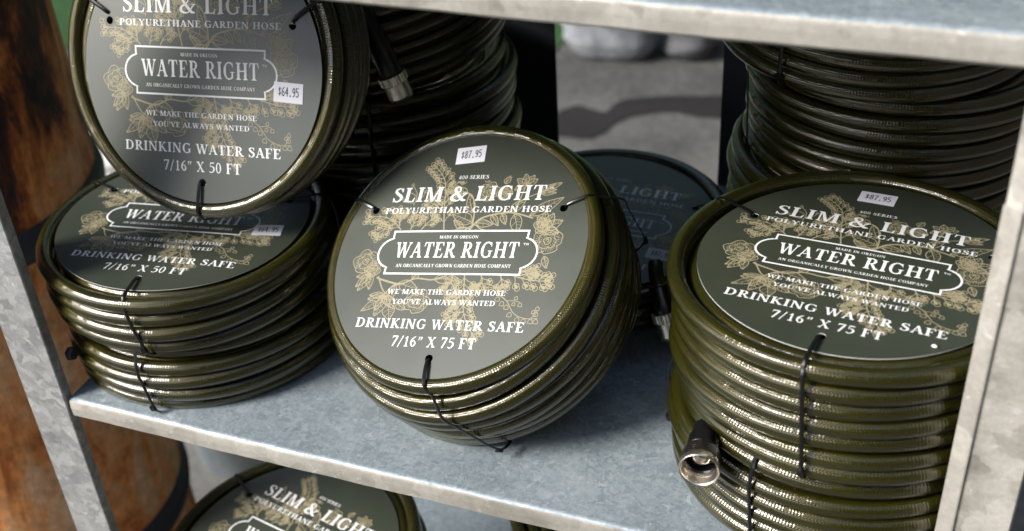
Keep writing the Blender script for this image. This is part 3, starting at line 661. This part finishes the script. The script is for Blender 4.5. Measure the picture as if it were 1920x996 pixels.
# painted shadow: irregular dark sheet laid on the pavement behind the rack
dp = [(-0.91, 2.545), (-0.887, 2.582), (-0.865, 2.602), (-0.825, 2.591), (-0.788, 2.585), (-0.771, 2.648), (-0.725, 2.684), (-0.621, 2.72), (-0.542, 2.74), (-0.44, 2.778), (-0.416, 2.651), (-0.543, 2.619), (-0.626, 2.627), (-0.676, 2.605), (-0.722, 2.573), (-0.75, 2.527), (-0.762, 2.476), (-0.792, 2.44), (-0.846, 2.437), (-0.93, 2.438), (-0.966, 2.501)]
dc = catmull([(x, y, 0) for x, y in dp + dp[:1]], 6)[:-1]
sheet('painted_shadow', [(p[0], p[1]) for p in dc], GZ + .004, M_SHADOW)

def rough_block(name, label, cat, c, s, mat, seed, n=10, rot=0.0):
    R = np.random.RandomState(seed); vs = []; fs = []; m = 12
    for i in range(n + 1):
        v = i / n; 
        for j in range(m):
            a = 2 * PI * j / m; ca, sa = math.cos(a), math.sin(a); q = 1 / max(abs(ca), abs(sa)) * .95 + .05
            rr = (math.sin(PI * min(max(v, .02), .98)) ** .12) * q * (1 + R.uniform(-.13, .13))
            x, y = ca * rr * s[0], sa * rr * s[1]; vs.append((x * math.cos(rot) - y * math.sin(rot), x * math.sin(rot) + y * math.cos(rot), v * s[2] * (1 + R.uniform(-.03, .03))))
    for i in range(n):
        for j in range(m): a_ = i * m + j; b_ = i * m + (j + 1) % m; fs.append((a_, b_, b_ + m, a_ + m))
    fs.append(tuple(range(m - 1, -1, -1))); fs.append(tuple(range(n * m, n * m + m)))
    o = mesh_obj(name, vs, fs, mat, None, True); o.location = c; o['label'] = label; o['category'] = cat
    return o
rough_block('stone_block', 'pale weathered stone block standing on the pavement behind the rack', 'stone block', (-0.875, 2.93, GZ), (.125, .08, .22), M_STONE, 3, rot=.15)
rough_block('stone_block', 'darker low stone lump to the right of the pale block', 'stone block', (-0.665, 3.0, GZ), (.07, .09, .13), ground_material('dark_stone', (.07, .07, .075), (.16, .16, .17), 6), 5)
rough_block('kerb_stone', 'sunlit white kerb stone seen between rusty barrel and upper left coil', 'kerb stone', (-1.90, 2.05, GZ), (.20, .20, .10), M_CORE, 8, rot=.5)

# grass: one strip far behind
def grass(name, x0, x1, y0, y1, n, seed):
    R = np.random.RandomState(seed); vs = []; fs = []
    for i in range(n):
        x, y = R.uniform(x0, x1), R.uniform(y0, y1); h = R.uniform(.04, .11); a = R.uniform(0, PI); w_ = .006; dx, dy = math.cos(a) * w_, math.sin(a) * w_; lx, ly = R.uniform(-.03, .03, 2); k = len(vs)
        vs += [(x - dx, y - dy, GZ), (x + dx, y + dy, GZ), (x + lx * .5 + dx * .6, y + ly * .5 + dy * .6, GZ + h * .6), (x + lx * .5 - dx * .6, y + ly * .5 - dy * .6, GZ + h * .6), (x + lx, y + ly, GZ + h)]
        fs += [(k, k + 1, k + 2, k + 3), (k + 3, k + 2, k + 4)]
    o = mesh_obj(name, vs, fs, M_GRASS); o['kind'] = 'stuff'; o['label'] = 'bright green grass beyond the pavement'; o['category'] = 'grass'
    return o
sheet('lawn', [(-8, 3.55), (3, 3.55), (3, 9), (-8, 9)], GZ + .004, M_GRASS)
sheet('lawn', [(-8, 2.35), (-2.45, 2.35), (-2.45, 2.9), (-1.03, 2.9), (-1.03, 3.548), (-8, 3.548)], GZ + .004, M_GRASS)
grass('grass', -5.0, 1.0, 3.5, 5.5, 14000, 2)

# hedges and walls added out of view to block sky and darken hose reflections
m = MB(); m.box(-9, 6, 6.0, 6.5, GZ - .1, 3.6); o = m.build('added_rear_hedge', M_ADDED_HEDGE); o['kind'] = 'structure'
m = MB(); m.box(-30, 30, -16.4, -16.0, GZ - .2, 2.6); o = m.build('added_hedge', M_ADDED_HEDGE); o['kind'] = 'structure'
m = MB(); m.box(-.45, 9.0, -4.4, -4.1, GZ - .1, 3.4); m.box(1.9, 2.1, -4.098, 5.0, GZ - .1, 3.0); o = m.build('sky_block_wall', M_SKY_BLOCK); o['kind'] = 'structure'

# tub and pot added to fill the grey and dark gap under the shelf
tb = MB(); tb.lathe([(.10, 0), (.105, .004), (.135, .30), (.142, .302), (.142, .310), (.130, .310), (.100, .02), (.001, .02)], 48)
o = tb.build('stand_in_tub', M_SHELF, None, True); o.location = (-1.02, 1.26, GZ); o['label'] = 'added blue grey tub standing in for the dim gap right of the barrel, under the shelf'; o['category'] = 'tub'
tb = MB(); tb.lathe([(.09, 0), (.095, .004), (.115, .26), (.121, .262), (.121, .285), (.108, .285), (.090, .02), (.001, .02)], 48)
o = tb.build('stand_in_pot', M_RUBBER, None, True); o.location = (-.80, 1.16, GZ); o['label'] = 'added black pot standing in for the dark gap behind the lower shelf'; o['category'] = 'pot'
# ------------------------------------------------------------------ rusty barrel
BX, BY, BR = -.953, .753, .17
br = thing('rusty_barrel', 'tall rust brown and orange steel barrel standing left of the rack', 'barrel', None, Matrix.Translation((BX, BY, GZ)))
prof = []
for z in np.linspace(0, 1.30, 40): prof.append((BR + .0012 * math.sin(z * 9), z))
m = MB(); m.lathe([(BR * .97, 0.0)] + prof[1:] + [(BR + .004, 1.304), (BR - .01, 1.306), (BR - .02, 1.25), (.001, 1.245)], 96); m.build('barrel_body', M_RUST, br, True)
for z in (0.375, 0.80):
    m = MB(); m.lathe([(BR - .002, z - .020), (BR + .005, z - .015), (BR + .007, z), (BR + .005, z + .015), (BR - .002, z + .020)], 96, cap=False); m.build('barrel_hoop', M_POST_DARK, br, True)

# ------------------------------------------------------------------ the rack
rk = thing('shelf_rack', 'galvanised steel shelf rack holding the stacked hose coils', 'shelf rack', None, Matrix.Translation((-.295, .56, GZ)))
OFF = Vector((-.295, .56, GZ))
def rel(vs): return [(x - OFF.x, y - OFF.y, z - OFF.z) for x, y, z in vs]
def rpart(m, name, mat, smooth=False): m.v = rel(m.v); return m.build(name, mat, rk, smooth)
XL, XR, YF, YB = -.6085, .0435, .5356, .990
def shelf(z, hl):
    # sheet with rounded front edge turned down into a lip and turned back under it
    m = MB(); prof = [(YB, z), (YF + .30, z - .0006), (YF + .15, z - .0008), (YF + .004, z)]
    for i in range(1, 6):
        a = PI / 2 * i / 5; prof.append((YF + .004 - .004 * math.sin(a), z - .004 + .004 * math.cos(a)))
    prof += [(YF - .0004, z - hl * .5), (YF, z - hl + .002), (YF + .002, z - hl), (YF + .014, z - hl), (YF + .014, z - hl + .0015), (YF + .003, z - hl + .0015), (YF + .002, z - .006), (YF + .006, z - .0025), (YB, z - .0025)]
    nx = 48; vs = []; k = len(prof)
    R = np.random.RandomState(int(abs(z) * 1000)); wv = np.cumsum(R.uniform(-.00018, .00018, nx + 1)); wv -= np.linspace(0, wv[-1], nx + 1)
    for i in range(nx + 1):
        x = XL + (XR - XL) * i / nx
        for (y, zz_) in prof:
            e = wv[i] * (1 if y < YF + .02 else .3); vs.append((x, y + e, zz_ + e))
    fs = [(i * k + j, i * k + (j + 1) % k, (i + 1) * k + (j + 1) % k, (i + 1) * k + j) for i in range(nx) for j in range(k)]
    fs += [tuple(range(k - 1, -1, -1)), tuple(range(nx * k, nx * k + k))]
    me = mesh_obj('shelf', rel(vs), fs, [M_SHELF, M_LIP], rk)
    mi = []
    for i in range(nx):
        for j in range(k): mi.append(1 if 6 <= j <= 13 else 0)
    me.data.polygons.foreach_set('material_index', mi + [0, 0]); me.data.update()
    me.data.polygons.foreach_set('use_smooth', [3 <= (q % k) <= 8 if q < nx * k else False for q in range(nx * k + 2)])
    # side flange
    return me
for z, hl in ((-.2258, .0172), (-.600, .0187), (-.974, .0187), (.148, .0187)): shelf(z, hl)  # topmost shelf is unseen, added to shade the one below
# front left upright: face, outer flange going back, small return lip on the inner edge
def ext(poly, z0, z1, name, mat):
    m = MB(); k = len(poly); zs = [z0, z1]; m.add([(x, y, z) for z in zs for x, y in poly], [(i, (i + 1) % k, (i + 1) % k + k, i + k) for i in range(k)] + [tuple(range(k - 1, -1, -1)), tuple(range(k, 2 * k))])
    return rpart(m, name, mat)
ZT = .30
ext([(-.6110, .5332), (-.6102, .5340), (-.6102, .5417), (-.6119, .5417), (-.6119, .5352), (-.6477, .5352), (-.6477, .5722), (-.6497, .5722), (-.6497, .5340), (-.6490, .5332)], GZ, ZT, 'upright_post', M_POST)
ext([(.0454, .5332), (.0750, .5332), (.0760, .5342), (.0760, .5740), (.0740, .5740), (.0740, .5352), (.0460, .5352), (.0400, .5400), (.0400, .5490), (.0382, .5490), (.0382, .5386)], GZ, ZT, 'upright_post', M_POST_R)
ext([(.0368, .5374), (.0449, .5316), (.0458, .5316), (.0458, .5330), (.0453, .5330), (.0376, .5386)], GZ, -.3149, 'post_sleeve', M_LIP)
ext([(-.4095, .9925), (-.3520, .9925), (-.3520, .9945), (-.4075, .9945), (-.4075, 1.027), (-.4095, 1.027)], GZ, ZT, 'upright_post', M_POST_DARK)
ext([(-.1900, .9925), (-.1340, .9925), (-.1340, .9945), (-.1880, .9945), (-.1880, 1.027), (-.1900, 1.027)], GZ, ZT, 'upright_post', M_POST_DARK)
ext([(-.6497, .9925), (-.6050, .9925), (-.6050, .9945), (-.6477, .9945), (-.6477, 1.027), (-.6497, 1.027)], GZ, ZT, 'upright_post', M_POST_DARK)
ext([(.0760, .9925), (.0300, .9925), (.0300, .9945), (.0740, .9945), (.0740, 1.027), (.0760, 1.027)], GZ, ZT, 'upright_post', M_POST_DARK)
for (x, z) in ((-.6040, -.566), (-.6040, -.940)):
    m = MB(); m.lathe([(.0052, 0), (.0060, .0015), (.0060, .004), (.0045, .006)], 6, Matrix.Translation((x, .552, z)) @ Matrix.Rotation(PI / 2, 4, 'Y') @ Matrix.Rotation(PI, 4, 'X')); rpart(m, 'bolt', M_POST_DARK)

# ------------------------------------------------------------------ the coils
RD = [[0.9822, -0.0772, -0.1715], [-0.0176, 0.8703, -0.4922], [0.1873, 0.4865, 0.8534]]
RA = [[0.9975, -0.0635, 0.0311], [0.0538, 0.3954, -0.917], [0.0459, 0.9163, 0.3978]]
RB = [[0.9861, -0.166, 0.009], [0.166, 0.9861, 0.0016], [-0.0091, -0.0001, 1.0]]
RE = [[0.9927, 0.1165, -0.0319], [-0.116, 0.9931, 0.0176], [0.0337, -0.0138, 0.9993]]
RG = [[1.0, 0.0017, -0.0035], [-0.0018, 0.9987, -0.0503], [0.0035, 0.0503, 0.9987]]
RM = [[0.9682, 0.2355, -0.0841], [-0.2426, 0.9661, -0.088], [0.0606, 0.1056, 0.9926]]
S75 = ('$87.95', [(-.18, .722), (.055, .738), (.04, .885), (-.19, .872)])

A = coil('upper left coil standing upright, card reading 7/16 X 50 FT', (-0.5155, 0.6675, -0.3653), RA, 4, 3, .1185, (0, .0005, 0, -.001), (.0006, .0006, -.003, .006), 11, '50', ('$64.95', [(.612, -.210), (.846, -.222), (.856, -.075), (.622, -.063)]),
         ties=((154, .0), (24, .0), (-90, .0)))
def bendB(x, y):
    d = max(0, (x * .75 - y * .45) / RL - .55); return -.020 * d * d
B = coil('left coil lying flat under the upright one, 50 FT card partly covered', (-0.5511, 0.6535, -0.4922), RB, 4, 3, .1145, (0, .001, .0015, .0005), (0.0006, 0, 0.001, -.001), 21, '50', ('$64.95', [(.640, -.19), (.868, -.165), (.852, -.02), (.625, -.045)]),
         ties=((157, 0), (24, 0), (-90, .10)), bend=bendB, key=None, start=.9)
coil('bottom left coil resting on the shelf beneath the flat 50 FT coil', (-0.5460, 0.6600, -0.5420), rotz(6), 5, 3, .1165, (-.003, .0005, .002, .0015, .0), (0, 0, 0, 0), 31, card=False, ties=((150, 0), (30, 0), (-93, .10)), tie_kw={0: dict(r_in=.09), 1: dict(r_in=.09), 2: dict(r_in=.095)}, start=-2.5)
D = coil('middle coil leaning back on the shelf, 75 FT card with price at its top', (-0.3081, 0.6411, -0.4713), RD, 7, 3, .1160, (-.0075, -.001, .0025, .0025, .001, -.001, -.003), (.0003, -.0010, 0, 0), 41, '75', ('$87.95', [(-.18, .717), (.055, .737), (.040, .880), (-.200, .860)]),
         ties=((156, .05), (24, .05), (-90, .28)), tie_kw={1: dict(loose=.003, wt=.0009)}, start=.5)
E_ = coil('right coil lying on top of its stack, 75 FT card with a small pebble', (-0.0337, 0.651, -0.4367), RE, 7, 3, .1180, (0, .0005, -.001, .0, .001, .0005, 0), (0.0003, .0, -.0015, .001), 51, '75', ('$87.95', [(-.170, .737), (.073, .737), (.068, .890), (-.18, .895)]),
          ties=((157, .0), (24, .0), (-90, .02)), start=-2.0)
coil('bottom right coil under the pebble topped one, brass hose end sticking out', (-0.031, 0.650, -0.5225), rotz(-14), 6, 3, .1165, (-.002, .0, .001, .0015, .0, -.002), (0.0002, .0, 0, 0), 61, card=False, ties=((200, .0), (-112 + 14, .05), (30, 0)), tie_kw={0: dict(r_in=.095), 1: dict(r_in=.10), 2: dict(r_in=.095)})
G = coil('shaded coil behind the middle one, 87.95 sticker low on its dark card', (-0.2627, 0.841, -0.5583), RG, 3, 3, .1150, (0, .001, .001, 0), (0, 0, 0, 0), 71, '75', ('$87.95', [(.53, -.47), (.77, -.48), (.77, -.325), (.53, -.317)]), ties=((156, 0), (24, 0), (-90, 0)), top=-.0005)
coil('tilted dark coil high behind the upright 50 FT coil', (-0.472, 0.868, -0.338), rotz(20, 5, -7), 7, 3, .1170, (0, .002, .002, .001, .002, 0, -.002), (-.0012, 0, 0, 0), 81, card=False, ties=((-95, 0), (30, 0)), nseg=96, wob=1.6, tie_kw={0: dict(r_in=.095), 1: dict(r_in=.095)})
coil('dark coil low behind the upright 50 FT coil, resting on the shelf', (-0.470, 0.866, -0.430), rotz(-30, 0, 0), 7, 3, .1180, (-.003, .0, .001, .002, .001, 0), (0, 0, 0, 0), 91, card=False, ties=((-40, 0), (130, 0)), nseg=96, wob=1.8, tie_kw={0: dict(r_in=.095), 1: dict(r_in=.095)})
coil('dark coil at the bottom of the back left stack', (-0.472, 0.868, -0.5148), rotz(70, 0, 0), 7, 3, .1150, (0, .0, .001, .002, .001, 0), (0, 0, 0, 0), 92, card=False, ties=((-100, 0),), nseg=72, wob=1.4, tie_kw={0: dict(r_in=.095)})
coil('topmost coil of the back right stack, jutting out left under the shelf', (-0.052, 0.872, -0.316), rotz(12, 2.0, 1.5), 5, 3, .1195, (-.002, .001, .001, 0), (0, 0, 0, 0), 101, card=False, ties=((-128, .0), (40, 0)), wob=1.5, tie_kw={0: dict(r_in=.1), 1: dict(r_in=.1)})
coil('second coil from the top of the back right stack', (-0.034, 0.880, -0.380), rotz(-8, 0.5, 0), 7, 3, .1130, (0, .001, 0, .0015, 0, 0), (0, 0, 0, 0), 111, card=False, ties=((-150, .12), (40, 0)), wob=1.2, tie_kw={0: dict(r_in=.1), 1: dict(r_in=.1)})
coil('third coil down in the back right stack, edge of its card showing', (-0.040, 0.875, -0.468), rotz(-10), 5, 3, .1165, (0, .001, .001, 0, 0), (0, 0, 0, 0), 121, '75', None, ties=((150, 0), (40, 0)), wob=1.0)
coil('lowest coil of the back right stack', (-0.040, 0.876, -0.5290), rotz(40), 6, 3, .1150, (0, .001, .001, 0, 0, 0), (0, 0, 0, 0), 131, card=False, ties=((150, 0),), nseg=72, tie_kw={0: dict(r_in=.1)})
Mc = coil('coil on the lower shelf, its 75 FT card cut off by the picture bottom', (-0.4698, 0.5799, -0.7753), RM, 8, 3, .1185, (0, .001, .001, .001, 0, 0, 0, 0), (0, 0, 0, 0), 141, '75', None, ties=((157, 0), (24, 0), (-90, 0)))
coil('coil under the cut off one on the lower shelf', (-0.462, 0.592, -0.877), rotz(30), 8, 3, .1170, (0, .001, .001, .001, 0, 0, 0), (0, 0, 0, 0), 151, card=False, ties=((150, 0),), nseg=72, tie_kw={0: dict(r_in=.1)})
coil('dark coil lying right of the cut off one on the lower shelf', (-0.200, 0.745, -0.790), rotz(10), 8, 3, .1170, (0, .001, .001, .001, 0, 0, 0, 0), (0, 0, 0, 0), 161, card=False, ties=((157, 0), (24, 0), (-90, 0)), nseg=96, tie_kw={0: dict(r_in=.1), 1: dict(r_in=.1), 2: dict(r_in=.1)})
coil('lowest dark coil right of the cut off one on the lower shelf', (-0.203, 0.742, -0.889), rotz(70), 7, 3, .1170, (0, .001, .001, .001, 0, 0, 0), (0, 0, 0, 0), 171, card=False, ties=((150, 0),), nseg=72, tie_kw={0: dict(r_in=.1)})

# ------------------------------------------------------------------ hose ends
def axis_frame(p, d):
    z = Vector(d).normalized(); x = z.cross(Vector((0, 0, 1))).normalized(); y = z.cross(x)
    return Matrix(((x.x, y.x, z.x, p[0]), (x.y, y.y, z.y, p[1]), (x.z, y.z, z.z, p[2]), (0, 0, 0, 1)))
def attach(o, parent):
    o.parent = parent; bpy.context.view_layer.update(); o.matrix_parent_inverse = parent.matrix_world.inverted()
def hose_end(parent, pts_back, p0, p1, kind):
    """sleeve from p0 to near p1, plated coupling at p1 facing away from p0"""
    p0, p1 = Vector(p0), Vector(p1); d = (p1 - p0); L = d.length; F = axis_frame(p0, d)
    m = MB()
    if kind == 'female':
        m.lathe([(.0078, 0), (.0084, .001), (.0088, L * .25), (.0100, L * .30), (.0104, L * .55), (.0112, L * .60), (.0108, L - .017)], 28, F)
    else:
        m.lathe([(.0074, 0), (.0080, .001), (.0080, L * .32), (.0092, L * .36), (.0095, L - .012), (.0090, L - .010)], 28, F)
    s = m.build('hose_end', M_RUBBER, None, True); attach(s, parent)
    m = MB()
    if kind == 'female':
        m.lathe([(.0104, L - .018), (.0122, L - .0160), (.0128, L - .0145), (.0130, L - .006)], 8, F, cap=False); a = m.build('hex_collar', M_BRASS_DARK)
        m = MB(); prof = [(.0116, L - .007), (.0127, L - .005), (.0129, L), (.0124, L + .0008)]
        for k in range(5): z = L - .0008 - k * .0020; prof += [(.0120, z), (.0110, z - .0009), (.0120, z - .0018)]
        prof += [(.0116, L - .0120)]
        m.lathe(prof, 48, F, cap=False); b_ = m.build('threaded_coupling', M_BRASS, None, True)
        m = MB(); m.lathe([(.0112, L - .0100), (.0104, L - .0110), (.0100, L - .0200), (.0060, L - .0200)], 32, F, cap=False); w_ = m.build('rubber_washer', M_RUBBER)
        m = MB(); m.lathe([(.0060, L - .0205), (.0058, L - .0120), (.0051, L - .0112), (.0044, L - .0120), (.0042, L - .030), (.0002, L - .030)], 28, F, cap=False); n_2 = m.build('inner_nipple', M_BRASS, None, True)
        for q in (b_, a, w_, n_2): attach(q, s)
    else:
        m = MB(); prof = [(.0086, L - .0115), (.0112, L - .0110)]
        prof += [(.0116, L - .0105), (.0116, L - .0045), (.0112, L - .0040), (.0098, L - .0038)]
        v0 = len(m.v); m.lathe(prof, 56, F, cap=True)
        # knurling: alternate ridges on the collar ring
        inv = F.inverted()
        for i in range(2 * 56, 4 * 56):
            if i % 2: l = inv @ Vector(m.v[i]); l.x *= .965; l.y *= .965; m.v[i] = tuple(F @ l)
        b_ = m.build('knurled_collar', M_BRASS)
        m = MB(); prof = [(.0092, L - .0038)]
        for k in range(6): z = L - .003 + k * .0021; prof += [(.0102, z), (.0090, z + .0010)]
        prof += [(.0092, L + .0102), (.0070, L + .0104), (.0066, L + .004), (.0006, L + .004)]
        m.lathe(prof, 40, F, cap=False); c_ = m.build('male_thread', M_BRASS, None, True)
        for q in (b_, c_): attach(q, s)
    if pts_back:
        pts = catmull([(*p, 0) for p in pts_back + [tuple(p0 + d.normalized() * .004)]], 8); m = MB(); m.tube([Vector(p[:3]) for p in pts], HR, 14); t = m.build('hose_tail', M_HOSE, None, True); attach(t, parent)
    return s
M_BRASS_DARK = plain('worn_black_plating', (.018, .016, .013), .3, .2)
coils = [o for o in sc.objects if o.name.startswith('hose_coil')]
Fc = coils[5]; Kc = coils[7]
hose_end(Fc, [(-.085, .640, -.528), (-.105, .622, -.529)], (-.1085, .5720, -.5290), (-.1040, .5311, -.5275), 'female')
hose_end(Kc, [(-.470, .745, -.300), (-.440, .752, -.325)], (-.4230, .755, -.3450), (-.4010, .7560, -.4080), 'male')
hose_end(G, [(-.188, .745, -.530), (-.184, .733, -.532)], (-.1800, .7230, -.5330), (-.1680, .7130, -.5620), 'male')

# pebble on the right card
m = MB(); R_ = np.random.RandomState(4); pv = []
for i in range(5):
    for j in range(8): a = 2 * PI * j / 8; v = i / 4; r_ = .0014 * math.sin(PI * (.08 + .84 * v)) * R_.uniform(.8, 1.15); pv.append((r_ * math.cos(a) * 1.3, r_ * math.sin(a), v * .0017))
m.add(pv, [(i * 8 + j, i * 8 + (j + 1) % 8, (i + 1) * 8 + (j + 1) % 8, (i + 1) * 8 + j) for i in range(4) for j in range(8)] + [tuple(range(7, -1, -1)), tuple(range(32, 40))])
pb = m.build('pebble', M_STICKER); pb.location = frame_of((-0.0337, 0.651, -0.4367), RE) @ Vector((.0616, -.0727, .0003)); pb['label'] = 'tiny white pebble lying on the right hand card'; pb['category'] = 'pebble'
